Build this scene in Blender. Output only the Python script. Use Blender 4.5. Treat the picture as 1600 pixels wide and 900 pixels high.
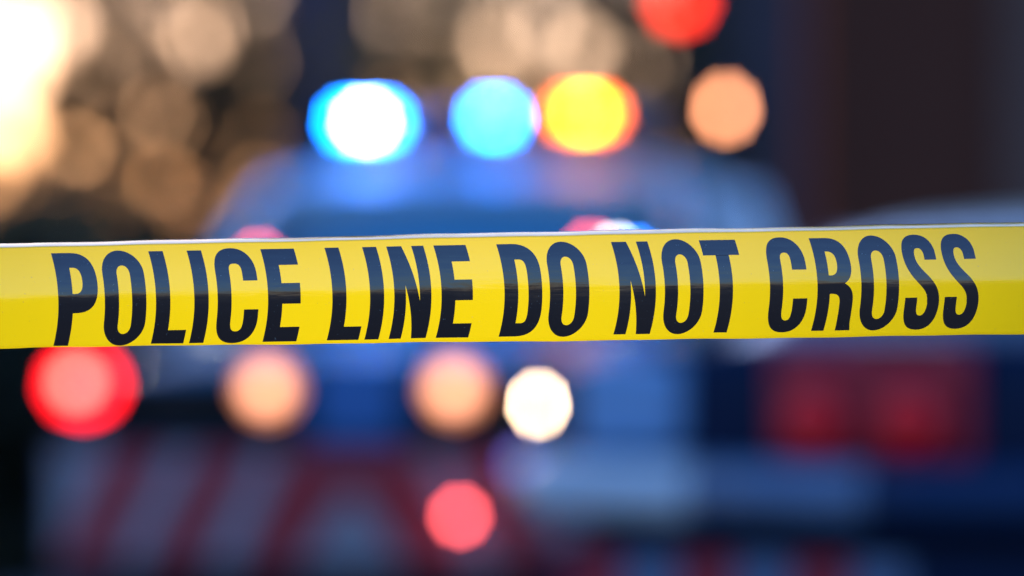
import bpy, bmesh, math, random
from mathutils import Vector, Matrix
rad = math.radians
S = bpy.context.scene
for o in list(bpy.data.objects): bpy.data.objects.remove(o)
C = S.collection
rng = random.Random(7)

# ------------------------------------------------------------------ camera
CAM_H = 1.25
TAPE_Y = 2.68
cam = bpy.data.cameras.new('camera'); camo = bpy.data.objects.new('camera', cam); C.objects.link(camo)
cam.sensor_width = 36; cam.lens = 135; cam.clip_start = 0.05; cam.clip_end = 3000
camo.location = (0, 0, CAM_H); camo.rotation_euler = (rad(90), 0, 0)
cam.dof.use_dof = True; cam.dof.focus_distance = TAPE_Y - 0.006
cam.dof.aperture_fstop = 2.15; cam.dof.aperture_blades = 9; cam.dof.aperture_rotation = rad(12)
S.camera = camo
# ------------------------------------------------------------------ world, sun, exposure
SUN_AZ, SUN_EL = -9.0, 6.0        # degrees left of the view axis, above the horizon
w = bpy.data.worlds.new('World'); S.world = w; w.use_nodes = True
nt = w.node_tree; nt.nodes.clear()
sky = nt.nodes.new('ShaderNodeTexSky'); sky.sky_type = 'NISHITA'; sky.sun_disc = False
sky.sun_elevation = rad(SUN_EL); sky.sun_rotation = rad(SUN_AZ)
sky.air_density = 1.5; sky.dust_density = .5; sky.ozone_density = 5.5
bg = nt.nodes.new('ShaderNodeBackground'); bg.inputs[1].default_value = 0.15
ow = nt.nodes.new('ShaderNodeOutputWorld')
tn = nt.nodes.new('ShaderNodeMix'); tn.data_type = 'RGBA'; tn.blend_type = 'MULTIPLY'; tn.inputs[0].default_value = 1
tn.inputs[7].default_value = (1.06, .885, 1.14, 1)      # overall white balance of the sky
nt.links.new(sky.outputs[0], tn.inputs[6]); nt.links.new(tn.outputs[2], bg.inputs[0]); nt.links.new(bg.outputs[0], ow.inputs[0])
sl = bpy.data.lights.new('sun', 'SUN'); sl.energy = 2.0; sl.angle = rad(0.6); sl.color = (1, .80, .56)
so = bpy.data.objects.new('sun', sl); C.objects.link(so)
sd = Vector((math.sin(rad(SUN_AZ)) * math.cos(rad(SUN_EL)), math.cos(rad(SUN_AZ)) * math.cos(rad(SUN_EL)), math.sin(rad(SUN_EL))))
so.rotation_euler = sd.to_track_quat('Z', 'Y').to_euler()
vs = S.view_settings; vs.view_transform = 'Standard'; vs.look = 'None'; vs.gamma = 1; vs.use_curve_mapping = False
vs.exposure = 2.05
S.render.engine = 'CYCLES'
S.cycles.use_adaptive_sampling = False; S.cycles.use_denoising = True
S.cycles.max_bounces = 8; S.cycles.transparent_max_bounces = 16; S.cycles.sample_clamp_indirect = 6
S.cycles.caustics_reflective = False; S.cycles.caustics_refractive = False

# ------------------------------------------------------------------ helpers
def P(px, py, Y):                      # a spot in the place: photograph pixel -> metres at depth Y
    return Vector(((px - 800) / 6000 * Y, Y, CAM_H + (450 - py) / 6000 * Y))

def mat(name, col, rough=.5, metal=0, coat=0, emis=None, es=0, noise=0, nscale=8, spec=.5, bump=0):
    m = bpy.data.materials.new(name); m.use_nodes = True
    n = m.node_tree.nodes; L = m.node_tree.links; b = n['Principled BSDF']
    b.inputs['Base Color'].default_value = (*col, 1); b.inputs['Roughness'].default_value = rough
    b.inputs['Metallic'].default_value = metal; b.inputs['Coat Weight'].default_value = coat
    b.inputs['Coat Roughness'].default_value = .04; b.inputs['Specular IOR Level'].default_value = spec
    if emis:
        b.inputs['Emission Color'].default_value = (*emis, 1); b.inputs['Emission Strength'].default_value = es
    if noise or bump:
        tc = n.new('ShaderNodeTexCoord'); nz = n.new('ShaderNodeTexNoise'); nz.inputs['Scale'].default_value = nscale
        nz.inputs['Detail'].default_value = 5; L.new(tc.outputs['Object'], nz.inputs['Vector'])
        if noise:
            mp = n.new('ShaderNodeMapRange'); mp.inputs[3].default_value = 1 - noise; mp.inputs[4].default_value = 1 + noise
            L.new(nz.outputs[0], mp.inputs[0])
            mx = n.new('ShaderNodeMix'); mx.data_type = 'RGBA'; mx.blend_type = 'MULTIPLY'; mx.inputs[0].default_value = 1
            mx.inputs[6].default_value = (*col, 1); L.new(mp.outputs[0], mx.inputs[7]); L.new(mx.outputs[2], b.inputs['Base Color'])
        if bump:
            bp = n.new('ShaderNodeBump'); bp.inputs['Strength'].default_value = bump; bp.inputs['Distance'].default_value = .01
            L.new(nz.outputs[0], bp.inputs['Height']); L.new(bp.outputs[0], b.inputs['Normal'])
    return m

def glass(name, tint, f=1.5):
    m = bpy.data.materials.new(name); m.use_nodes = True
    n = m.node_tree.nodes; L = m.node_tree.links; n.remove(n['Principled BSDF'])
    tr = n.new('ShaderNodeBsdfTransparent'); tr.inputs[0].default_value = (*tint, 1)
    gl = n.new('ShaderNodeBsdfGlossy'); gl.inputs['Roughness'].default_value = .03
    lw = n.new('ShaderNodeLayerWeight'); lw.inputs[0].default_value = .5
    pw = n.new('ShaderNodeMath'); pw.operation = 'POWER'; pw.inputs[1].default_value = 5; L.new(lw.outputs['Facing'], pw.inputs[0])
    fr = n.new('ShaderNodeMath'); fr.operation = 'MULTIPLY_ADD'; f0 = ((f-1)/(f+1))**2
    fr.inputs[1].default_value = 1 - f0; fr.inputs[2].default_value = f0; L.new(pw.outputs[0], fr.inputs[0])
    mx = n.new('ShaderNodeMixShader'); L.new(fr.outputs[0], mx.inputs[0]); L.new(tr.outputs[0], mx.inputs[1]); L.new(gl.outputs[0], mx.inputs[2])
    L.new(mx.outputs[0], n['Material Output'].inputs['Surface'])
    return m

def emit(name, col, s):
    m = bpy.data.materials.new(name); m.use_nodes = True
    n = m.node_tree.nodes; L = m.node_tree.links; n.remove(n['Principled BSDF'])
    e = n.new('ShaderNodeEmission'); e.inputs[0].default_value = (*col, 1); e.inputs[1].default_value = s
    L.new(e.outputs[0], n['Material Output'].inputs['Surface'])
    return m

def obj(name, bm, m, parent=None, smooth=False, loc=None):
    me = bpy.data.meshes.new(name); bmesh.ops.recalc_face_normals(bm, faces=bm.faces); bm.to_mesh(me); bm.free()
    if smooth:
        for p in me.polygons: p.use_smooth = True
    o = bpy.data.objects.new(name, me); C.objects.link(o); me.materials.append(m)
    if parent: o.parent = parent
    if loc is not None: o.location = loc
    return o

def tag(o, label=None, cat=None, group=None, kind=None):
    if label: o['label'] = label
    if cat: o['category'] = cat
    if group: o['group'] = group
    if kind: o['kind'] = kind
    return o

def empty(name, loc, rz=0):
    o = bpy.data.objects.new(name, None); C.objects.link(o); o.location = loc; o.rotation_euler = (0, 0, rz); o.empty_display_size = .2
    return o

def box(bm, x0, x1, y0, y1, z0, z1, bev=0):
    r = bmesh.ops.create_cube(bm, size=1)
    vs_ = r['verts']
    bmesh.ops.transform(bm, matrix=Matrix.Translation(((x0+x1)/2, (y0+y1)/2, (z0+z1)/2)) @ Matrix.Diagonal((x1-x0, y1-y0, z1-z0, 1)), verts=vs_)
    if bev:
        es = list({e for v in vs_ for e in v.link_edges})
        bmesh.ops.bevel(bm, geom=es, offset=bev, segments=2, profile=.5, affect='EDGES')
    return bm
def B(*a, **k): return box(bmesh.new(), *a, **k)

def tube(bm, pts, rs, seg=8):
    pts = [Vector(p) for p in pts]; rings = []
    for i, p in enumerate(pts):
        d = (pts[min(i+1, len(pts)-1)] - pts[max(i-1, 0)]).normalized()
        a = d.orthogonal().normalized(); b_ = d.cross(a)
        r = rs[i] if hasattr(rs, '__len__') else rs
        rings.append([bm.verts.new(p + (a*math.cos(2*math.pi*k/seg) + b_*math.sin(2*math.pi*k/seg))*r) for k in range(seg)])
    # keep rings untwisted: match each ring to the one before it
    for i in range(1, len(rings)):
        best = min(range(seg), key=lambda s: sum((rings[i][(k+s) % seg].co - rings[i-1][k].co).length for k in range(seg)))
        rings[i] = rings[i][best:] + rings[i][:best]
        for k in range(seg):
            bm.faces.new((rings[i-1][k], rings[i-1][(k+1) % seg], rings[i][(k+1) % seg], rings[i][k]))
    bm.faces.new(rings[0]); bm.faces.new(rings[-1])
    return bm
def T(pts, rs, seg=8): return tube(bmesh.new(), pts, rs, seg)

def lathe(prof, axis='Y', seg=24, loc=(0, 0, 0), sx=1, sz=1):
    """prof: (radius, distance along axis)."""
    bm = bmesh.new(); rings = []
    for r, d in prof:
        ring = []
        for k in range(seg):
            a = 2*math.pi*k/seg; u, v = r*math.cos(a)*sx, r*math.sin(a)*sz
            p = {'Y': (u, d, v), 'Z': (u, v, d), 'X': (d, u, v)}[axis]
            ring.append(bm.verts.new(Vector(p) + Vector(loc)))
        rings.append(ring)
    for a, b_ in zip(rings, rings[1:]):
        for k in range(seg): bm.faces.new((a[k], a[(k+1) % seg], b_[(k+1) % seg], b_[k]))
    bm.faces.new(rings[0]); bm.faces.new(rings[-1])
    return bm

def loft(rings, cap=True):
    bm = bmesh.new(); R = [[bm.verts.new(p) for p in r] for r in rings]; n = len(R[0])
    for a, b_ in zip(R, R[1:]):
        for k in range(n): bm.faces.new((a[k], a[(k+1) % n], b_[(k+1) % n], b_[k]))
    if cap: bm.faces.new(R[0]); bm.faces.new(R[-1])
    return bm

def sheet(f, nu, nv, thick=0):
    bm = bmesh.new(); V = [[bm.verts.new(f(i/nu, j/nv)) for i in range(nu+1)] for j in range(nv+1)]
    for j in range(nv):
        for i in range(nu): bm.faces.new((V[j][i], V[j][i+1], V[j+1][i+1], V[j+1][i]))
    if thick: 
        bmesh.ops.recalc_face_normals(bm, faces=bm.faces); bmesh.ops.solidify(bm, geom=bm.faces[:], thickness=thick)
    return bm

def subsurf(o, n=2):
    md = o.modifiers.new('subsurf', 'SUBSURF'); md.levels = n; md.render_levels = n
    for p in o.data.polygons: p.use_smooth = True
    return o

# ------------------------------------------------------------------ materials
M = {}
M['asphalt'] = mat('asphalt', (.05, .05, .055), .85, noise=.3, nscale=6, bump=.4)
M['pave'] = mat('paving', (.22, .21, .2), .8, noise=.2, nscale=4)
M['kerb'] = mat('kerb_stone', (.3, .29, .28), .8, noise=.2)
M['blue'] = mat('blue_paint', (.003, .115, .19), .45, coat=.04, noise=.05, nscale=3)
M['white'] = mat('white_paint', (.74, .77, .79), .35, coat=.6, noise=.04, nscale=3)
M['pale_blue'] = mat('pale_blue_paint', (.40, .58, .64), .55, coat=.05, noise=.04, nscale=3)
M['navy'] = mat('navy_paint', (.004, .016, .05), .4, coat=.0, spec=.12, noise=.05)
M['glow_beige'] = mat('glow_beige_tone', (.82, .62, .36), .35, coat=.6, noise=.04)  # sky glow reflected on the saloon roof, put into its colour
M['fade_blue'] = mat('fade_blue_tone', (.13, .20, .32), .3, coat=.5, noise=.05)  # half-lit bumper tone put into colour; also used for dim valance stripes
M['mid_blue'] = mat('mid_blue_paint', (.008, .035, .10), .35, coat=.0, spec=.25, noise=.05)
M['panel_blue'] = mat('panel_blue', (.012, .17, .46), .35, coat=.3, noise=.05)
M['black'] = mat('black_plastic', (.012, .012, .014), .5, noise=.2, spec=.2)
M['rubber'] = mat('rubber', (.02, .02, .02), .8, noise=.2)
M['chrome'] = mat('chrome', (.6, .62, .65), .2, metal=1, noise=.05)
M['silver'] = mat('silver_paint', (.46, .50, .60), .3, coat=.5, noise=.05)
M['red_stripe'] = mat('red_reflective_film', (.48, .018, .035), .4, noise=.12, nscale=30)
M['white_stripe'] = mat('white_reflective_film', (.37, .34, .36), .4, noise=.1, nscale=30)
M['red_panel'] = mat('red_panel_plastic', (.52, .010, .03), .4, noise=.1, nscale=9)
M['red_lens'] = mat('red_lens', (.35, .006, .012), .15, coat=.5)
M['lamp_lens'] = mat('pale_blue_lens', (.22, .42, .66), .25, coat=.4, noise=.1, nscale=20)
M['clear_lens'] = mat('clear_lens', (.13, .25, .48), .15, metal=.4, coat=.8)
M['cloth'] = mat('seat_cloth', (.02, .022, .028), .9, noise=.2)
M['windscreen'] = glass('windscreen_glass', (.88, .96, 1), 1.6)
M['tint'] = glass('tinted_glass', (.10, .13, .16), 2.8)
M['steel'] = mat('galvanised_steel', (.35, .36, .37), .45, metal=.8, noise=.15)
M['bark'] = mat('bark', (.06, .045, .032), .9, noise=.4, nscale=12, bump=.8)

# ------------------------------------------------------------------ ground
gb = bmesh.new(); bmesh.ops.create_grid(gb, x_segments=8, y_segments=8, size=1200)
tag(obj('ground', gb, M['asphalt']), kind='structure')
tag(obj('pavement', B(-60, 60, 26, 70, 0, .13, bev=.01), M['pave']), kind='structure')
tag(obj('kerb', B(-60, 60, 25.8, 25.997, 0, .14, bev=.015), M['kerb']), kind='structure')

# ------------------------------------------------------------------ barrier tape with its lettering
K = TAPE_Y / 6000.0
def lerp(a, b, t): return a + (b - a) * t
def top_y(x): return 379.6 + (345.5 - 379.6) * x / 1600
def bot_y(x):
    pts = [(-9000, 600), (-300, 552), (0, 545), (60, 542.5), (490, 537.4), (930, 532.7), (1270, 527), (1600, 522), (9000, 400)]
    for (x0, y0), (x1, y1) in zip(pts, pts[1:]):
        if x <= x1: return lerp(y0, y1, (x - x0) / (x1 - x0))
def tilt(v):                           # how far the film leans away from upright, by height (v = 0 lower edge, 1 upper edge)
    c = .475
    if v >= c:
        t = (v - c) / (1 - c)
        a = 3 + 15 * t
        if t > .90: a = 16.5 + 64 * min(1, (t - .90) / .025) + 4.5 * max(0, (t - .925) / .075)
        if t < .10: a = 4.5 * t / .10
        return a
    t = (c - v) / c
    a = -(2 + 13 * t)
    if t > .95: a -= 40 * (t - .95) / .05
    if t < .10: a = -3.3 * t / .10
    return a
NV = 400; DEP = [0] * (NV + 1)
for i in range(1, NV + 1): DEP[i] = DEP[i-1] + math.tan(rad(tilt((i - .5) / NV))) / NV
i0 = int(.475 * NV); base0 = DEP[i0]
def depth(v):
    v = max(0, min(1, v)) * NV; i = min(NV - 1, int(v)); return lerp(DEP[i], DEP[i+1], v - i) - base0
def tape_pt(px, py, off=0):
    yt, yb = top_y(px), bot_y(px); H = yb - yt; v = (yb - py) / H
    wob = 0.0016 * math.sin(px / 210.0 + .6) + .0011 * math.sin(px / 83.0 + v * 1.7)
    y = TAPE_Y + depth(v) * H * K + wob * (.4 + abs(v - .45)) - off
    edge = .55 * math.sin(px / 61.0) + .45 * math.sin(px / 23.0 + 1.3) + .5 * math.sin(px / 171.0)
    return Vector(((px - 800) * K, y, CAM_H + (450 - py - edge * (abs(v - .5) * 2) ** 6 * .8) * K))
def film(name, base, col2, trans, rough):
    m = bpy.data.materials.new(name); m.use_nodes = True
    n = m.node_tree.nodes; L = m.node_tree.links; b = n['Principled BSDF']
    b.inputs['Base Color'].default_value = (*base, 1); b.inputs['Roughness'].default_value = rough; b.inputs['Specular IOR Level'].default_value = 1.0
    tc = n.new('ShaderNodeTexCoord'); mp = n.new('ShaderNodeMapping'); mp.inputs['Scale'].default_value = (14, 1, 160)
    nz = n.new('ShaderNodeTexNoise'); nz.inputs['Scale'].default_value = 1.0; nz.inputs['Detail'].default_value = 3
    L.new(tc.outputs['Object'], mp.inputs[0]); L.new(mp.outputs[0], nz.inputs['Vector'])
    bp = n.new('ShaderNodeBump'); bp.inputs['Strength'].default_value = .34; bp.inputs['Distance'].default_value = .0006
    mp2 = n.new('ShaderNodeMapping'); mp2.inputs['Scale'].default_value = (26, 1, 34); mp2.inputs['Rotation'].default_value = (0, .35, 0)
    n2 = n.new('ShaderNodeTexNoise'); n2.inputs['Scale'].default_value = 1.0; n2.inputs['Detail'].default_value = 4; n2.inputs['Distortion'].default_value = .6
    L.new(tc.outputs['Object'], mp2.inputs[0]); L.new(mp2.outputs[0], n2.inputs['Vector'])
    ad = n.new('ShaderNodeMath'); ad.operation = 'MULTIPLY_ADD'; ad.inputs[1].default_value = 1.6; L.new(n2.outputs[0], ad.inputs[0]); L.new(nz.outputs[0], ad.inputs[2])
    # dust and scuffs
    n3 = n.new('ShaderNodeTexNoise'); n3.inputs['Scale'].default_value = 620; n3.inputs['Detail'].default_value = 2; L.new(tc.outputs['Object'], n3.inputs['Vector'])
    r3 = n.new('ShaderNodeMapRange'); r3.inputs[1].default_value = .70; r3.inputs[2].default_value = .80; L.new(n3.outputs[0], r3.inputs[0])
    mc = n.new('ShaderNodeMix'); mc.data_type = 'RGBA'; mc.inputs[6].default_value = (*base, 1); mc.inputs[7].default_value = (.30, .26, .20, 1)
    L.new(r3.outputs[0], mc.inputs[0]); L.new(mc.outputs[2], b.inputs['Base Color'])
    r4 = n.new('ShaderNodeMapRange'); r4.inputs[1].default_value = .35; r4.inputs[2].default_value = .7; r4.inputs[3].default_value = rough; r4.inputs[4].default_value = rough + .10
    L.new(n2.outputs[0], r4.inputs[0]); L.new(r4.outputs[0], b.inputs['Roughness'])
    L.new(ad.outputs[0], bp.inputs['Height']); L.new(bp.outputs[0], b.inputs['Normal'])
    if trans:
        t = n.new('ShaderNodeBsdfTranslucent'); t.inputs[0].default_value = (*col2, 1)
        mx = n.new('ShaderNodeMixShader'); mx.inputs[0].default_value = trans
        L.new(b.outputs[0], mx.inputs[1]); L.new(t.outputs[0], mx.inputs[2]); L.new(mx.outputs[0], n['Material Output'].inputs['Surface'])
    return m
M['film'] = film('yellow_film', (.80, .64, .004), (.87, .70, .002), .35, .07)
M['ink'] = film('black_ink', (.068, .038, .026), (0, 0, 0), 0, .09)
XL, XR = -5800, 7400
tape = empty('barrier_tape', (0, TAPE_Y, CAM_H))
tag(tape, 'yellow plastic police tape with black capital letters stretched across the foreground', 'tape')
def rel(v): return v - Vector((0, TAPE_Y, CAM_H))
def tape_f(u, v):
    px = lerp(XL, XR, u); yt, yb = top_y(px), bot_y(px)
    s = 1 - (1 - v) ** 1.7
    return rel(tape_pt(px, lerp(yb, yt, s)))
obj('film', sheet(tape_f, 600, 90), M['film'], tape, smooth=True)

def bez(p0, p1, p2, p3, n=10): 
    return [tuple((1-t)**3*a + 3*(1-t)**2*t*b_ + 3*(1-t)*t*t*c + t**3*d for a, b_, c, d in zip(p0, p1, p2, p3)) for t in [i/n for i in range(n+1)]]
def pathpts(cmds):
    out = []; cur = None
    for c in cmds:
        if len(c) == 2: cur = c; out.append(c)
        else: out += bez(cur, (c[0], c[1]), (c[2], c[3]), (c[4], c[5]))[1:]; cur = (c[4], c[5])
    return out
def rrect(x0, x1, y0, y1, ry, k=.56, rx=None):    # tall O shapes: half-ellipse ends
    cx = (x0 + x1)/2; rx = rx or (x1 - x0)/2
    kx, ky = rx*k, ry*k
    return [(x0, y0+ry), (x0, y1-ry), (x0, y1-ry+ky, cx-kx, y1, cx, y1), (cx+kx, y1, x1, y1-ry+ky, x1, y1-ry),
            (x1, y0+ry), (x1, y0+ry-ky, cx+kx, y0, cx, y0), (cx-kx, y0, x0, y0+ry-ky, x0, y0+ry)]
H = 145
def g_I(W, s): return [[(0,0),(s,0),(s,H),(0,H)]]
def g_L(W, s): return [[(0,0),(W,0),(W,21),(s,21),(s,H),(0,H)]]
def g_E(W, s): return [[(0,0),(W+1,0),(W+1,22.5),(s,22.5),(s,58.6),(W-1,58.6),(W-1,91),(s,91),(s,119.4),(W+.5,119.4),(W+.5,H),(0,H)]]
def g_T(W, s): return [[(19.3,0),(40,0),(40,121),(W,121),(W,H),(0,H),(0,121),(19.3,121)]]
def g_O(W, s): return [rrect(0, W, -1.6, H+2.4, 36, .55), rrect(s, W-s, 16.5, 123.5, 14, .6)]
def g_D(W, s): return [[(0,0),(W*.42,0),(W*.86,0,W,14,W,42),(W,104),(W,130,W*.82,H,W*.40,H),(0,H)],
                       [(s,21),(s,120.5),(W*.46,120.5),(W*.60,120.5,W-s,116,W-s,100),(W-s,42),(W-s,26,W*.62,21,W*.48,21)]]
def g_P(W, s): return [[(0,0),(s,0),(s,50.3),(W*.45,50.3),(W*.86,50.3,W,66,W,97),(W,130,W*.86,H,W*.45,H),(0,H)],
                       [(s,80.5),(s,121.5),(s+5,121.5),(s+12,121.5,W-s-.5,117,W-s-.5,101),(W-s-.5,85,s+12,80.5,s+4,80.5)]]
def g_N(W, s): return [[(0,0),(19,0),(18,84),(35,0),(W,0),(W,H),(39,H),(40,59),(23.4,H),(0,H)]]
def g_R(W, s): return [[(0,0),(19.5,0),(19.5,57),(24,57),(33,57,35.5,52,35.5,42),(36,20),(37,0),(60,0),(57,12),(56,30),(56,46),(56,62,51,69,43,73),
                        (52,79,55,88,55,102),(55,132,46,H,24,H),(0,H)],
                       [(18.5,86),(18.5,123.5),(21,123.5),(31,123.5,33.5,116,33.5,105),(33.5,92,30,86,22,86)]]
def g_C(W, s): 
    i = s; j = W - 22.5
    return [[(W,51),(W,36),(W,10,W*.8,-1.6,W*.5,-1.6),(W*.18,-1.6,0,10,0,36),(0,110),(0,136,W*.18,H+2.4,W*.5,H+2.4),(W*.82,H+2.4,W,132,W,108),(W,96),
             (j,96),(j,107),(j,117,j-1,123,W*.5-.5,123),(i+1,123,i,118,i,108),(i,36),(i,24,i+2,17,W*.5,17),(j-1,17,j,24,j,36),(j,51)]]
def g_S(W, s):
    return [[(51.5,107.5),(51.5,122),(50,138,42,H+2.4,26.5,H+2.4),(9,H+2.4,0,136,0,116),(0,98,7,86,18,73),(28,62,34,56,34,42),(34.5,40),(34.5,27,31,20.5,26,20.5),
             (20,20.5,18.4,27,18.4,36),(18.4,48.7),(-.5,48.7),(-.5,34),(-.5,10,8,-1.6,26,-1.6),(44,-1.6,53,10,53,38),(53,58,47,69,38,80),(28,91,18.5,101,18.5,113),
             (18.5,122,20.5,126,25.5,126),(31,126,33,121,33,114),(33,107.5)]]
LET = [('P',g_P,91,63,22.8),('O',g_O,163.7,65,22.3),('L',g_L,243.7,51,22.5),('I',g_I,303.7,22.5,22.5),('C',g_C,340.2,64,21.8),('E',g_E,418.9,52,22.3),
       ('L',g_L,519.4,49.5,22),('I',g_I,578.3,22,22),('N',g_N,616.2,58,19),('E',g_E,690,50,21.7),('D',g_D,788.4,59,21.5),('O',g_O,859.3,61.6,21),
       ('N',g_N,967.9,57,19),('O',g_O,1038.9,60.5,20.7),('T',g_T,1105.4,56.4,20.7),('C',g_C,1203.2,59,20.6),('R',g_R,1277.4,56,19.5),('O',g_O,1345.9,59,19.8),
       ('S',g_S,1415.8,53,18.4),('S',g_S,1477.7,53,18.4)]
def bend(v):
    v /= H
    return -13.2 * ((v - .45)/.55)**2 if v > .45 else -9.5 * ((.45 - v)/.45)**2
for ch, g, X0, W, s in LET:
    cu = bpy.data.curves.new('outline', 'CURVE'); cu.dimensions = '2D'; cu.fill_mode = 'BOTH'
    for cmds in g(W, s):
        pts = pathpts(cmds)
        clean = [p for i, p in enumerate(pts) if abs(p[0]-pts[i-1][0]) + abs(p[1]-pts[i-1][1]) > 1e-4]
        sp = cu.splines.new('POLY'); sp.points.add(len(clean) - 1); sp.use_cyclic_u = True
        for q, p in zip(sp.points, clean): q.co = (p[0], p[1], 0, 1)
    co = bpy.data.objects.new('outline', cu); C.objects.link(co)
    dg = bpy.context.evaluated_depsgraph_get(); me = bpy.data.meshes.new_from_object(co.evaluated_get(dg))
    bm = bmesh.new(); bm.from_mesh(me); bpy.data.objects.remove(co); bpy.data.meshes.remove(me)
    for k in range(1, 30):
        z = -2 + k * 5.1
        bmesh.ops.bisect_plane(bm, geom=bm.verts[:]+bm.edges[:]+bm.faces[:], plane_co=(0, z, 0), plane_no=(0, 1, 0), dist=1e-5)
    for v in bm.verts:
        u, hh = v.co.x, v.co.y
        px = X0 + u + bend(hh)
        base_line = 540.3 - .0199 * (px - 91)
        v.co = rel(tape_pt(px, base_line - hh, .00025))
    o = obj('letter', bm, M['ink'], tape, smooth=True)
    o['label'] = 'black printed letter ' + ch + ' on the yellow tape'
# posts the tape is tied to, outside the picture
for px, lab in ((XL, 'slim steel post holding the left end of the yellow tape'), (XR, 'slim steel post holding the right end of the yellow tape')):
    X = (px - 800) * K; zt = CAM_H + (450 - (top_y(px) + bot_y(px)) / 2) * K
    bm = T([(0, 0, 0), (0, 0, zt + .16)], .024, 12); p = empty('tape_post', (X + (-.012 if X < 0 else .012), TAPE_Y + .006, 0))
    obj('pole', bm, M['steel'], p); obj('base_plate', lathe([(.16, .0), (.16, .02), (.14, .03)], 'Z'), M['steel'], p)
    tag(p, lab, 'post', 'tape posts')

# ------------------------------------------------------------------ vehicles
def ringpts(y, wd, zb, zs, zc, flare=.0):
    half = [(wd*.90, zb), (wd*.985, zb+.10), (wd, (zb+zs)/2), (wd*.985, zs-.10), (wd*.93, zs-.015), (wd*.62, lerp(zs, zc, .75)), (wd*.3, zc)]
    return [Vector((x, y, z)) for x, z in half] + [Vector((-x, y, z)) for x, z in reversed(half)]
def wheel(parent, x, y, r=.35, wdt=.23):
    sgn = 1 if x > 0 else -1
    t = obj('wheel', lathe([(r*.60, -wdt/2), (r*.93, -wdt/2), (r, -wdt/2+.03), (r, wdt/2-.03), (r*.93, wdt/2), (r*.60, wdt/2)], 'X', 28), M['rubber'], parent, loc=(x, y, r))
    rim = bmesh.new()
    for k in range(5):
        a = 2*math.pi*k/5; tube(rim, [(sgn*(wdt/2+.004), 0, 0), (sgn*(wdt/2+.004), math.cos(a)*r*.58, math.sin(a)*r*.58)], [.035, .028], 6)
    rr = lathe([(r*.62, -.03), (r*.62, .0), (r*.54, .004)], 'X', 24, (sgn*(wdt/2-.02), 0, 0)); me_ = bpy.data.meshes.new('tmp'); rr.to_mesh(me_); rr.free(); rim.from_mesh(me_); bpy.data.meshes.remove(me_)
    obj('rim', rim, M['chrome'], t)
def pane(f, m, name, parent, nu=10, nv=8): return obj(name, sheet(f, nu, nv, .005), m, parent, smooth=True)
def quadf(a, b_, c, d, bulge=Vector((0, 0, 0))):
    a, b_, c, d = map(Vector, (a, b_, c, d))
    return lambda u, v: (a*(1-u)*(1-v) + b_*u*(1-v) + c*u*v + d*(1-u)*v) + bulge * (4*u*(1-u) * 1.0)

# ---- patrol car facing the camera
A = empty('patrol_car', (-.455, 11.42, 0), rad(-9))
tag(A, 'blue and white patrol car facing the camera with lit roof light bar and striped bumper', 'car')
st = [(0.02, .80, .42, .98, 1.02), (.10, .90, .38, 1.0, 1.05), (.45, .925, .34, 1.03, 1.09), (1.15, .93, .32, 1.09, 1.14), (2.2, .935, .30, 1.11, 1.12),
      (3.6, .935, .30, 1.12, 1.13), (4.5, .92, .34, 1.12, 1.14), (4.75, .84, .42, 1.08, 1.10)]
subsurf(obj('body', loft([ringpts(*s) for s in st]), M['blue'], A))
# roof shell
def roofring(y, wd, zs, zc, th=.05):
    top = [(wd, zs), (wd*.97, zs+(zc-zs)*.45), (wd*.82, zs+(zc-zs)*.85), (wd*.4, zc), (0, zc+.004)]
    up = [Vector((x, y, z)) for x, z in top]; up += [Vector((-v.x, y, v.z)) for v in reversed(up[:-1])]
    lo = [Vector((v.x*.97, y, v.z-th)) for v in reversed(up)]
    return up + lo
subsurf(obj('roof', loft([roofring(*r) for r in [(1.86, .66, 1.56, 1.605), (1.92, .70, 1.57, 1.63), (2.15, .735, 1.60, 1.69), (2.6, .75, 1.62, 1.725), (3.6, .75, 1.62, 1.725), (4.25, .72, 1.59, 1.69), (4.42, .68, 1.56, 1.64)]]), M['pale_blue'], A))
pane(lambda u, v: Vector(((u*2-1)*lerp(.80, .665, v), lerp(1.13, 1.89, v) + .13*(1-v*.3)*(u*2-1)**2 - .04*math.sin(math.pi*v), lerp(1.10, 1.592, v) - .05*v*(u*2-1)**2 + .03*math.sin(math.pi*v))), M['windscreen'], 'windshield', A, 16, 12)
M['sky_sheen'] = mat('sky_sheen_blue', (.002, .42, .56), .5, noise=.08, nscale=5)
obj('sky_sheen_sheet', sheet(lambda u, v: Vector(((u*2-1)*lerp(.73, .60, v), lerp(1.36, 2.02, v) + .11*(1-v*.3)*(u*2-1)**2, lerp(1.13, 1.545, v) - .05*v*(u*2-1)**2 + .012*math.sin(v*28))), 14, 28, .004), M['sky_sheen'], A, smooth=True)  # added sheet behind the glass, imitating blue sky reflected in the windscreen
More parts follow.
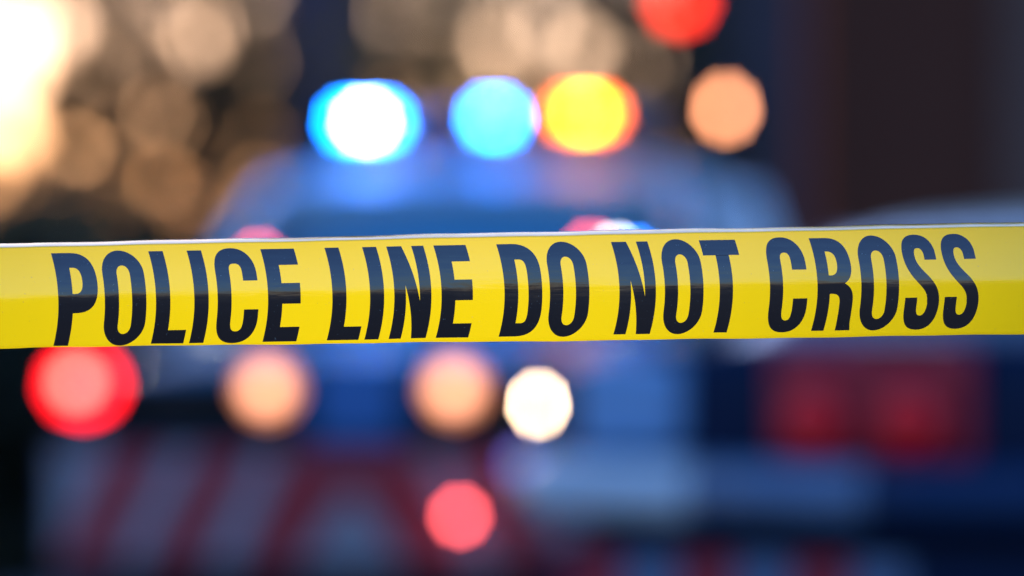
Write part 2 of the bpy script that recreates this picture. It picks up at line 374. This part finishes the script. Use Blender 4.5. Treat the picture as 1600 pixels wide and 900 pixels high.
for sx in (-1, 1):
    for pts, r in (([(.825*sx, 1.24, 1.08), (.78*sx, 1.62, 1.36), (.70*sx, 2.03, 1.60)], .038), ([(.865*sx, 2.32, 1.09), (.825*sx, 2.36, 1.35), (.735*sx, 2.40, 1.63)], .034),
                   ([(.87*sx, 3.32, 1.10), (.83*sx, 3.34, 1.36), (.74*sx, 3.36, 1.63)], .045), ([(.85*sx, 4.45, 1.10), (.81*sx, 4.38, 1.36), (.73*sx, 4.28, 1.61)], .075)):
        obj('pillar', T(pts, r, 8), M['white'], A, smooth=True)
    for (y0, y1, t0, t1) in ((1.30, 2.30, 2.02, 2.38), (2.37, 3.30, 2.43, 3.34), (3.37, 4.40, 3.39, 4.24)):
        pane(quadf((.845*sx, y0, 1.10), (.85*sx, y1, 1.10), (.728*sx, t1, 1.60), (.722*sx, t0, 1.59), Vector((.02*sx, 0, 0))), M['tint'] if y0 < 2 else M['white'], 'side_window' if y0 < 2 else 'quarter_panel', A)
    # door mirror
    mr = obj('door_mirror', lathe([(.03, .0), (.085, .02), (.10, .08), (.085, .13), (.06, .14)], 'Y', 18, sx=1.15, sz=.85), M['blue'], A, smooth=True, loc=(1.035*sx, 1.36, 1.16))
    obj('mirror_arm', T([(-.18*sx, .09, -.06), (-.02*sx, .07, -.03)], .022, 8), M['black'], mr)
    obj('mirror_glass', lathe([(.078, .142), (.05, .146)], 'Y', 18, sx=1.15, sz=.85), M['chrome'], mr)
pane(quadf((-.78, 4.50, 1.12), (.78, 4.50, 1.12), (.64, 4.40, 1.58), (-.64, 4.40, 1.58)), M['tint'], 'rear_window', A)
# seats, dash and steering wheel behind the windscreen
obj('dashboard', B(-.74, .74, 1.42, 1.72, 1.08, 1.16, bev=.03), M['black'], A)
for sx in (-.38, .38):
    se = obj('seat', B(sx-.24, sx+.24, 2.45, 2.58, 1.0, 1.34, bev=.05), M['cloth'], A)
    obj('headrest', B(sx-.13, sx+.13, 2.46, 2.55, 1.355, 1.50, bev=.04), M['cloth'], se)
bm = bmesh.new()
tube(bm, [(.38+.17*math.cos(a), 1.86+.06*math.sin(a), 1.15+.16*math.sin(a)) for a in [2*math.pi*k/20 for k in range(21)]], .014, 6)
obj('steering_wheel', bm, M['black'], A)
for k, sx in enumerate((-.35, .30)):
    obj('wiper', T([(sx+.2, 1.14, 1.11), (sx+.05, 1.17, 1.135), (sx-.30, 1.21, 1.155)], .009, 6), M['black'], A)
# fascia: black grille with slats and a blue centre panel
gr = obj('grille', B(-.80, .80, -.035, .06, .80, 1.0, bev=.02), M['black'], A)
for k in range(5):
    z = .825 + k * .036
    for x0, x1 in ((-.79, -.155), (.155, .79)):
        obj('grille_slat', B(x0, x1, -.052, -.037, z, z + .014, bev=.003), M['black'], gr)
obj('centre_panel', B(-.135, .135, -.060, -.037, .80, 1.05, bev=.012), M['panel_blue'], A)
hl = M['clear_lens']
# bumper with red and white chevrons
obj('bumper', B(-.93, .93, -.10, .12, .40, .785, bev=.03), M['navy'], A)
obj('white_panel', B(-.90, .90, -.1065, -.1022, .435, .765, bev=.001), M['white_stripe'], A)
for sx in (-1, 1):
    for k in range(4):
        a0 = .02 + k * .27; wd = .172; sl_ = .165
        def prism(poly, y0, y1):
            bm = bmesh.new(); f = [bm.verts.new((x, y0, z)) for x, z in poly]; b_ = [bm.verts.new((x, y1, z)) for x, z in poly]
            bm.faces.new(f); bm.faces.new(b_)
            for i in range(len(poly)): bm.faces.new((f[i], f[(i+1) % len(poly)], b_[(i+1) % len(poly)], b_[i]))
            return bm
        z0, z1 = .437, .763
        xs = [a0 + sl_, a0 + sl_ + wd, a0 + wd, a0]
        poly = [(min(xs[0], .897), z0), (min(xs[1], .897), z0), (min(xs[2], .897), z1), (min(max(xs[3], 0), .897), z1)]
        if k == 0: poly = [(a0+sl_-.02, z0), (a0+sl_+wd-.02, z0), (a0+wd+.02, z1), (.0015, z1), (.0015, z1-.10)]
        if abs(poly[0][0] - poly[1][0]) < .01: continue
        obj('chevron_stripe', prism([(sx*x, z) for x, z in poly], -.1105, -.1070), M['red_stripe'], A)
obj('lower_grille', B(-.78, .78, -.06, .10, .24, .395, bev=.02), M['black'], A)
for x in (-.82, .82):
    for y in (.92, 3.80): wheel(A, x, y)

def lamp(name, parent, loc, r, glow, core=None, rc=0, coff=(0, 0), housing='black', sx=1, sz=1, depth_=.09):
    h = obj(name, lathe([(r*.55, depth_), (r*1.05, depth_*.6), (r*1.14, 0), (r*1.14, -.012), (r*1.03, -.012)], 'Y', 28, sx=sx, sz=sz), M[housing], parent, loc=loc)
    obj('lens', lathe([(r, -.0125), (r*.97, -.022), (r*.75, -.032), (r*.2, -.037)], 'Y', 28, sx=sx, sz=sz), glow, h, smooth=True)
    if core: obj('bulb', lathe([(rc, -.038), (rc*.8, -.046), (rc*.3, -.05)], 'Y', 20, (coff[0], 0, coff[1])), core, h, smooth=True)
    return h
E = {}
E['warm'] = emit('warm_lamp', (1, .34, .17), .42)
E['warm_core'] = emit('warm_lamp_core', (1, .40, .23), 1.45)
E['warm_hot'] = emit('warm_white_lamp', (1, .66, .40), 19)
E['red'] = emit('red_lamp', (1, .006, .012), 3)
E['red_core'] = emit('pink_lamp_core', (1, .20, .15), 2.8)
E['pink'] = emit('pink_lamp', (1, .10, .10), 6.5)
E['blue'] = emit('blue_lamp', (0, .17, 1), 22)
E['blue_core'] = emit('white_blue_core', (.9, .95, 1), 14)
E['blue_core2'] = emit('pale_blue_core', (.20, .85, 1), 6)
E['amber'] = emit('amber_lamp', (1, .13, .02), 7)
E['amber_core'] = emit('amber_core', (1, .78, 0), 7)
E['tail'] = mat('lit_tail_lens', (.30, .004, .01), .2, emis=(1, .0, .012), es=.035)
E['violet'] = emit('violet_lamp', (.22, .20, 1), .6)
inv = None
bpy.context.view_layer.update()
AI = A.matrix_world.inverted()
def inA(px, py, Y): return AI @ P(px, py, Y)
def onfront(px, py, yl):               # spot on the car's front face at local depth yl
    Y = 11.4
    for _ in range(20): 
        q = inA(px, py, Y); Y += (yl - q.y)
    return inA(px, py, Y)
for px in (420, 712):
    lamp('auxiliary_lamp', A, onfront(px, 606, -.11), .072, E['warm'], E['warm_core'], .042, depth_=.10)['label'] = 'lit warm round lamp on the grille'
lamp('red_strobe', A, onfront(131, 601, -.10), .076, E['red'], E['red_core'], .034, (-.012, .008), sx=1.2)['label'] = 'lit red flashing lamp at the bumper corner'
lamp('headlight', A, onfront(842, 631, -.10), .011, E['warm_hot'], sz=2.3, depth_=.06)['label'] = 'small lit warm white headlamp'
lamp('marker_lamp', A, onfront(720, 806, -.125), .020, E['pink'], depth_=.012)['label'] = 'small lit red marker lamp in the bumper'
lamp('violet_strobe', A, onfront(818, 724, -.125), .030, E['violet'], depth_=.012)['label'] = 'dim violet strobe lamp in the bumper'
for sx in (-1, 1):
    h = obj('headlight_housing', B(min(sx*.42, sx*.66), max(sx*.42, sx*.66), -.06, -.036, .84, .99, bev=.01), M['black'], A)
# light bar
LB = obj('light_bar', B(-.62, .62, 2.20, 2.46, 1.745, 1.785, bev=.015), M['black'], A)
for x in (-.5, .5): obj('bar_foot', B(x-.04, x+.04, 2.26, 2.40, 1.69, 1.744, bev=.008), M['black'], LB)
def barlens(px, py, wd, ht, glow, core, cw, name, lab, cshift=0):
    q = onfront(px, py, 2.19)
    h = obj(name, B(q.x-wd/2, q.x+wd/2, 2.17, 2.28, q.z-ht/2, q.z+ht/2, bev=.018), glow, LB, smooth=False); h['label'] = lab
    return h
q1 = onfront(565, 192, 2.17)
def bl(px, py, wd, ht, glow, core, rc, lab, dx=0):
    barlens(px, py, wd, ht, glow, core, rc, 'light_lens', lab)
    q = onfront(px, py, 2.16)
    obj('lamp_core', lathe([(rc, .008), (rc*.9, -.006), (rc*.4, -.012)], 'Y', 20, (q.x+dx, q.y, q.z), sx=1.0, sz=.8), core, LB, smooth=True)
bl(568, 190, .178, .070, E['blue'], E['blue_core'], .036, 'lit blue lens with white glare, left end of light bar', .008)
bl(770, 184, .090, .066, E['blue'], E['blue_core2'], .017, 'lit blue lens at the middle of the light bar')
bl(912, 177, .165, .066, E['amber'], E['amber_core'], .040, 'lit amber lens on the right of the light bar', .006)
obj('dark_lens', B(-.30, -.13, 2.18, 2.44, 1.787, 1.86, bev=.015), M['clear_lens'], LB)
obj('dark_lens', B(.47, .61, 2.18, 2.44, 1.787, 1.86, bev=.015), M['clear_lens'], LB)
# flashing lamps standing on the dashboard, behind the glass
for px, py, e, r in ((405, 408, 'pink', .020), (924, 394, 'pink', .022), (962, 398, 'blue_core', .014), (992, 402, 'blue', .014)):
    q = onfront(px, py, 1.50)
    d = obj('dash_strobe', lathe([(r*.8, .05), (r*1.1, .03), (r*1.1, 0), (r, -.004)], 'Y', 18), M['black'], A, loc=q)
    obj('strobe_lens', lathe([(r, -.005), (r*.5, -.014)], 'Y', 18), E[e], d)
    obj('strobe_stem', T([(0, .03, -r), (0, .03, 1.15 - q.z)], .01, 6), M['black'], d)

# ---- dark saloon seen from behind
Bc = empty('dark_saloon', (.90, 8.75, 0), rad(-24))
tag(Bc, 'dark navy saloon seen from behind at the right with bumper tinted as lit at its left end and red lamps', 'car')
st = [(0.03, .80, .46, 1.10, 1.13), (.12, .87, .40, 1.11, 1.15), (.5, .90, .34, 1.10, 1.145), (1.1, .91, .30, 1.05, 1.07), (2.2, .91, .28, 1.0, 1.02), (3.3, .90, .28, .98, 1.02), (4.3, .86, .34, .86, .90), (4.6, .76, .42, .74, .78)]
subsurf(obj('body', loft([ringpts(*s) for s in st]), M['navy'], Bc))
subsurf(obj('roof', loft([roofring(*r) for r in [(1.28, .58, 1.34, 1.38), (1.36, .62, 1.35, 1.40), (1.7, .65, 1.37, 1.445), (2.3, .65, 1.37, 1.46), (2.75, .62, 1.35, 1.425), (2.85, .58, 1.33, 1.39)]]), M['glow_beige'], Bc))
pane(quadf((-.74, .72, 1.10), (.74, .72, 1.10), (.60, 1.30, 1.375), (-.60, 1.30, 1.375), Vector((0, -.06, .02))), M['tint'], 'rear_window', Bc)
pane(quadf((-.74, 3.45, 1.0), (.74, 3.45, 1.0), (.58, 2.84, 1.34), (-.58, 2.84, 1.34), Vector((0, .06, .02))), M['tint'], 'windshield', Bc)
for sx in (-1, 1):
    for pts, r in (([(.78*sx, .80, 1.04), (.71*sx, 1.05, 1.20), (.61*sx, 1.36, 1.35)], .045), ([(.82*sx, 2.05, 1.0), (.73*sx, 2.08, 1.2), (.64*sx, 2.1, 1.36)], .03), ([(.79*sx, 3.4, .99), (.70*sx, 3.1, 1.18), (.59*sx, 2.8, 1.34)], .035)):
        obj('pillar', T(pts, r, 8), M['navy'], Bc, smooth=True)
    for y0, y1, t0, t1 in ((1.0, 2.02, 1.42, 2.08), (2.09, 3.32, 2.13, 2.78)):
        pane(quadf((.81*sx, y0, 1.02), (.81*sx, y1, 1.0), (.635*sx, t1, 1.345), (.635*sx, t0, 1.35)), M['tint'], 'side_window', Bc)
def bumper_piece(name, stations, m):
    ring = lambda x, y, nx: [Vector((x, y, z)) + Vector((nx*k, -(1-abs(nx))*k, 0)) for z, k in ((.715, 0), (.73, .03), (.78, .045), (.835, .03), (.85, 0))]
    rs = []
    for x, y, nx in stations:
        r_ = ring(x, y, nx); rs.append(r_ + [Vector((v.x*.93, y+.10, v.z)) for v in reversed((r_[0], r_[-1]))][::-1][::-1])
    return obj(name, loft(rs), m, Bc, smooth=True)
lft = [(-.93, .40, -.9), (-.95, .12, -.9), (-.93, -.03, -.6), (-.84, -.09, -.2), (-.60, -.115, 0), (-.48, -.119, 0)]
bumper_piece('bumper_lit_end', lft, M['white'])  # left end coloured white to stand for light catching the bumper
bumper_piece('bumper_lit_fade', [(-.477, -.119, 0), (-.05, -.125, 0)], M['fade_blue'])  # in-between tone: light fading along the bumper, put into colour
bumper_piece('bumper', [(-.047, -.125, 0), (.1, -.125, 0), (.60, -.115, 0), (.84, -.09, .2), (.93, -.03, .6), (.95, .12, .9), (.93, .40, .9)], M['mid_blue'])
obj('valance', B(-.86, .86, -.08, .1, .36, .655, bev=.03), M['navy'], Bc)
for k in range(3):
    x = -.80 + k * .28
    obj('reflector_stripe', B(x, x+.13, -.088, -.0822, .50, .63, bev=.002), M['red_stripe'], Bc)
    obj('reflector_stripe', B(x+.14, x+.27 if k < 5 else x+.20, -.088, -.0822, .50, .63, bev=.002), M['fade_blue'], Bc)
for sx in (-1, 1):
    cl = obj('lamp_cluster', B(min(sx*.56, sx*.83), max(sx*.56, sx*.83), -.012, .2, .865, 1.085, bev=.04), M['lamp_lens'], Bc)
    obj('lamp_bezel', B(min(sx*.545, sx*.835), max(sx*.545, sx*.835), 0.0, .18, .85, .8595, bev=.002), M['black'], cl)
    lamp('tail_lamp', Bc, (sx*.115 - .09, -.06, .955), .066, E['tail'], housing='red_panel', depth_=.05)
pn = obj('red_panel', B(-.33, .155, -.020, .06, 0.855, 1.125, bev=.03), M['red_panel'], Bc)
obj('boot_handle', B(-.12, .12, -.02, .03, 1.132, 1.146, bev=.004), M['chrome'], Bc)
for x in (-.78, .78):
    for y in (.95, 3.65): wheel(Bc, x, y, .32, .21)

# ------------------------------------------------------------------ buildings, lamps and signals behind
def brickmat(name, c1, c2, mortar, sc):
    m = bpy.data.materials.new(name); m.use_nodes = True; n = m.node_tree.nodes; L = m.node_tree.links; b = n['Principled BSDF']
    tc = n.new('ShaderNodeTexCoord'); sp = n.new('ShaderNodeSeparateXYZ'); cb = n.new('ShaderNodeCombineXYZ'); br = n.new('ShaderNodeTexBrick')
    L.new(tc.outputs['Object'], sp.inputs[0]); ad = n.new('ShaderNodeMath'); L.new(sp.outputs[0], ad.inputs[0]); L.new(sp.outputs[1], ad.inputs[1])
    L.new(ad.outputs[0], cb.inputs[0]); L.new(sp.outputs[2], cb.inputs[1]); L.new(cb.outputs[0], br.inputs[0])
    br.inputs['Color1'].default_value = (*c1, 1); br.inputs['Color2'].default_value = (*c2, 1); br.inputs['Mortar'].default_value = (*mortar, 1); br.inputs['Scale'].default_value = sc
    L.new(br.outputs[0], b.inputs['Base Color']); b.inputs['Roughness'].default_value = .95; b.inputs['Specular IOR Level'].default_value = 0
    return m
M['brown'] = brickmat('brown_brick', (.13, .042, .026), (.15, .050, .030), (.13, .06, .042), 4)
M['pilaster'] = mat('pilaster_render', (.19, .105, .08), .95, noise=.1, nscale=1, spec=0)
M['slate'] = mat('slate_render', (.085, .075, .085), .95, noise=.1, nscale=1, spec=0)
M['bluewall'] = mat('blue_render', (.035, .055, .12), .95, noise=.1, nscale=1, spec=0)
M['pane'] = mat('window_pane', (.03, .035, .045), .1)
def building(name, x0, x1, y0, y1, h, m, label, wins):
    e = empty(name, ((x0+x1)/2, y0, .13)); hw = (x1-x0)/2
    wl = obj('wall', B(-hw, hw, 0, y1-y0, 0, h), m, e)
    obj('cornice', B(-hw-.15, hw+.15, -.15, y1-y0+.15, h+.003, h+.35, bev=.04), M['kerb'], e)
    for (wx, wz, ww, wh) in wins:
        f = obj('window', B(wx-ww/2, wx+ww/2, -.04, .02, wz, wz+wh), M['kerb'], e)
        obj('pane', B(wx-ww/2+.08, wx+ww/2-.08, -.055, -.043, wz+.08, wz+wh-.08), M['pane'], f)
    return tag(e, label, 'building')
b1 = building('brick_building', 3.15, 14.5, 40, 41.4, 9.5, M['brown'], 'dark brown brick building filling the upper right background', [(x, 5.6, 1.2, 1.7) for x in (-3.8, -1.0, 1.8, 4.5)])
obj('pilaster', B(5.12-8.825, 5.9-8.825, -.12, -.003, 0, 9.4, bev=.02), M['pilaster'], b1)
building('slate_building', 2.9, 6.4, 56, 66, 11, M['slate'], 'slate grey building between the trees and the brown brick building', [(-.4, 6.5, 1.0, 1.6), (1.2, 6.5, 1.0, 1.6)])
building('blue_tower_block', -4.0, -2.2, 62, 68, 14, M['bluewall'], 'narrow dark blue block rising behind the roof light bar', [(-.35, 7, .6, 1.4), (.4, 7, .6, 1.4)])

def lantern(px, py, Y):
    q = P(px, py, Y); e = empty('street_lantern', (q.x, q.y, .0))
    z = q.z
    obj('post', T([(0, 0, 0), (0, 0, .5), (0, 0, z-.10)], [.07, .05, .035], 12), M['black'], e)
    obj('globe', lathe([(.018, z-.048), (.028, z-.03), (.032, z), (.028, z+.03), (.018, z+.048)], 'Z', 24), emit('lantern_glow', (1, .37, .17), 4.6), e, smooth=True)
    obj('cap', lathe([(.075, z+.049), (.05, z+.08), (.015, z+.11)], 'Z', 20), M['black'], e)
    obj('collar', lathe([(.035, z-.10), (.045, z-.07), (.03, z-.049)], 'Z', 20), M['black'], e)
    return tag(e, 'lit warm globe lantern on a black post behind the patrol car', 'street lamp')
lantern(1134, 170, 17.0)
def signal(px, py, Y):
    q = P(px, py, Y); e = empty('traffic_signal', (q.x, q.y, .13)); z = q.z - .13
    obj('pole', T([(0, .12, 0), (0, .12, z+.3)], .055, 12), M['black'], e)
    hd = obj('signal_head', B(-.17, .17, -.08, .06, z-.80, z+.20, bev=.03), M['black'], e)
    for k, mm in enumerate((emit('signal_red', (1, .035, .012), 3.2), mat('amber_off', (.12, .06, .01), .3), mat('green_off', (.01, .06, .03), .3))):
        zz = z - .3*k
        obj('signal_lens', lathe([(.115, -.081), (.10, -.10), (.04, -.112)], 'Y', 22, (0, 0, zz)), mm, hd)
        obj('visor', sheet(lambda u, v: Vector((.135*math.cos(rad(-20+220*u)), -.082-.20*v, zz+.135*math.sin(rad(-20+220*u)))), 14, 2, .006), M['black'], hd)
    return tag(e, 'traffic signal showing red above the patrol car', 'traffic signal')
signal(1062, 2, 34)

# ------------------------------------------------------------------ trees
def leafmat(name, c):
    m = bpy.data.materials.new(name); m.use_nodes = True; n = m.node_tree.nodes; L = m.node_tree.links; b = n['Principled BSDF']
    b.inputs['Roughness'].default_value = .5
    oi = n.new('ShaderNodeTexCoord'); nz = n.new('ShaderNodeTexNoise'); nz.inputs['Scale'].default_value = 1.7; L.new(oi.outputs['Object'], nz.inputs['Vector'])
    cr = n.new('ShaderNodeValToRGB'); cr.color_ramp.elements[0].position = .3; cr.color_ramp.elements[1].position = .7
    cr.color_ramp.elements[0].color = (*[x*.6 for x in c], 1); cr.color_ramp.elements[1].color = (c[0]*1.5, c[1]*1.3, c[2]*1.1, 1)
    L.new(nz.outputs[0], cr.inputs[0]); L.new(cr.outputs[0], b.inputs['Base Color'])
    t = n.new('ShaderNodeBsdfTranslucent'); L.new(cr.outputs[0], t.inputs[0])
    mx = n.new('ShaderNodeMixShader'); mx.inputs[0].default_value = .5; L.new(b.outputs[0], mx.inputs[1]); L.new(t.outputs[0], mx.inputs[2])
    L.new(mx.outputs[0], n['Material Output'].inputs['Surface'])
    return m
LM = [leafmat('leaf_olive', (.115, .085, .035)), leafmat('leaf_dark', (.055, .062, .034)), leafmat('leaf_green', (.065, .075, .034))]
def tree(x, y, h, rx, ry, z0, n, lm, label, gaps, seed, name='broadleaf_tree', leaf=.085):
    r = random.Random(seed); e = empty(name, (x, y, .13 if y > 26 else 0)); tb = bmesh.new()
    tube(tb, [(0, 0, 0), (.03, 0, h*.2), (-.04, .03, h*.45), (.02, 0, h*.8)], [h*.028, h*.022, h*.016, h*.005], 8)
    for k in range(7):
        a = r.uniform(0, 6.28); zz = h*r.uniform(.15, .55); d = Vector((math.cos(a)*rx, math.sin(a)*ry, h*.25))
        tube(tb, [(0, 0, zz), tuple(Vector((0, 0, zz)) + d*.4), tuple(Vector((0, 0, zz)) + d*.8)], [h*.010, h*.007, h*.003], 6)
    obj('trunk', tb, M['bark'], e, smooth=True)
    cz = (z0+h)/2; rz = (h-z0)/2; verts = []; faces = []
    cl = []
    while len(cl) < 90:
        p = Vector((r.uniform(-1, 1), r.uniform(-1, 1), r.uniform(-1, 1)))
        if .35 < p.length < 1: cl.append((p, r.uniform(.12, .30)))
    G = [(g[0], g[1], g[2]) for g in gaps]
    k = 0; tries = 0
    while k < n and tries < n*6:
        tries += 1
        p0, rc = r.choice(cl); q = p0 + Vector((r.gauss(0, 1), r.gauss(0, 1), r.gauss(0, 1))) * rc * .6
        p = Vector((q.x*rx, q.y*ry, cz + q.z*rz))
        if p.z < .15: continue
        # openings carved through the crown so the low sky shows as light discs
        if any((p.x + x - gx)**2 + (p.z - gz)**2 < gr*gr*r.uniform(.75, 1.0) for gx, gz, gr in G): continue
        s = leaf * r.uniform(.6, 1.3)
        a = Vector((r.gauss(0, 1), r.gauss(0, 1), r.gauss(0, 1))).normalized(); b_ = a.orthogonal().normalized(); c = a.cross(b_)
        i = len(verts); verts += [tuple(p + b_*s), tuple(p + c*s*.5 + a*s*.1), tuple(p - b_*s), tuple(p - c*s*.5 + a*s*.1)]; faces.append((i, i+1, i+2, i+3)); k += 1
    me = bpy.data.meshes.new('crown'); me.from_pydata(verts, [], faces); me.materials.append(lm)
    o = bpy.data.objects.new('crown', me); C.objects.link(o); o.parent = e
    return tag(e, label, 'tree', 'trees behind the cars')
GS = .60
GP = [(230, 190, 62), (320, 55, 66), (205, 60, 30), (255, 285, 26), (590, 25, 48), (780, 62, 45), (660, 120, 34), (905, 75, 52), (1000, 105, 50), (120, 230, 30), (25, 80, 120), (15, 200, 75), (85, 45, 75), (160, 110, 26), (850, 40, 40)]
def gaps_at(Y): return [((px-800)/6000*Y, CAM_H + (450-py)/6000*Y - .13, r*GS/6000*Y) for px, py, r in GP]
for (px, Y, h, rx, z0, n, k, lab, sd_) in (
    (70, 46, 6.6, 1.3, .4, 5600, 0, 'sparse olive tree at the left edge with the sun glow shining through it', 31),
    (225, 36, 6.4, 1.15, .5, 5000, 0, 'olive tree with sunlit gaps at the left beside the bright sun glow', 3),
    (350, 39, 6.8, .72, .6, 3400, 1, 'dark green tree left of the narrow blue block', 5),
    (660, 37, 7.2, .85, .7, 4700, 2, 'green tree behind the left blue roof light', 8),
    (835, 42, 6.6, 1.05, .6, 5000, 0, 'olive tree behind the middle of the roof light bar', 11),
    (1010, 38, 6.0, .95, .6, 4800, 1, 'dark tree below the red traffic signal', 14)):
    tree((px-800)/6000*Y, Y, h, rx, .9, z0, n, LM[k], lab, gaps_at(Y), sd_)
for (X, Y, h, rx, n, k, lab, sd_) in ((-8.6, 44, 6.5, 1.6, 5000, 1, 'dark tree left of the sun glow, just past the edge of the picture', 41), (-12.5, 42, 7.0, 1.8, 5000, 2, 'green tree farthest left in the row behind the cars', 42)):
    tree(X, Y, h, rx, 1.3, .5, n, LM[k], lab, [], sd_, leaf=.12)
for (X, Y, h, rx, n, lab, sd_) in ((-2.0, 14.3, 1.5, .72, 9000, 'low dark shrub added to block sun glints on the left flank of the patrol car', 24), (-4.1, 20.4, 1.75, .85, 8000, 'dark shrub at the far left edge under the sun glow', 21), (-2.75, 20, 1.85, .85, 9000, 'dark shrub behind the red flashing lamp', 22), (-1.55, 20.6, 1.7, .8, 8000, 'dark shrub behind the left side of the patrol car', 23)):  # nearest shrub is added to keep low sun from glinting on the fender
    tree(X, Y, h, rx, .7, .02, n, LM[1], lab, [], sd_, 'garden_shrub', .06)['category'] = 'shrub'
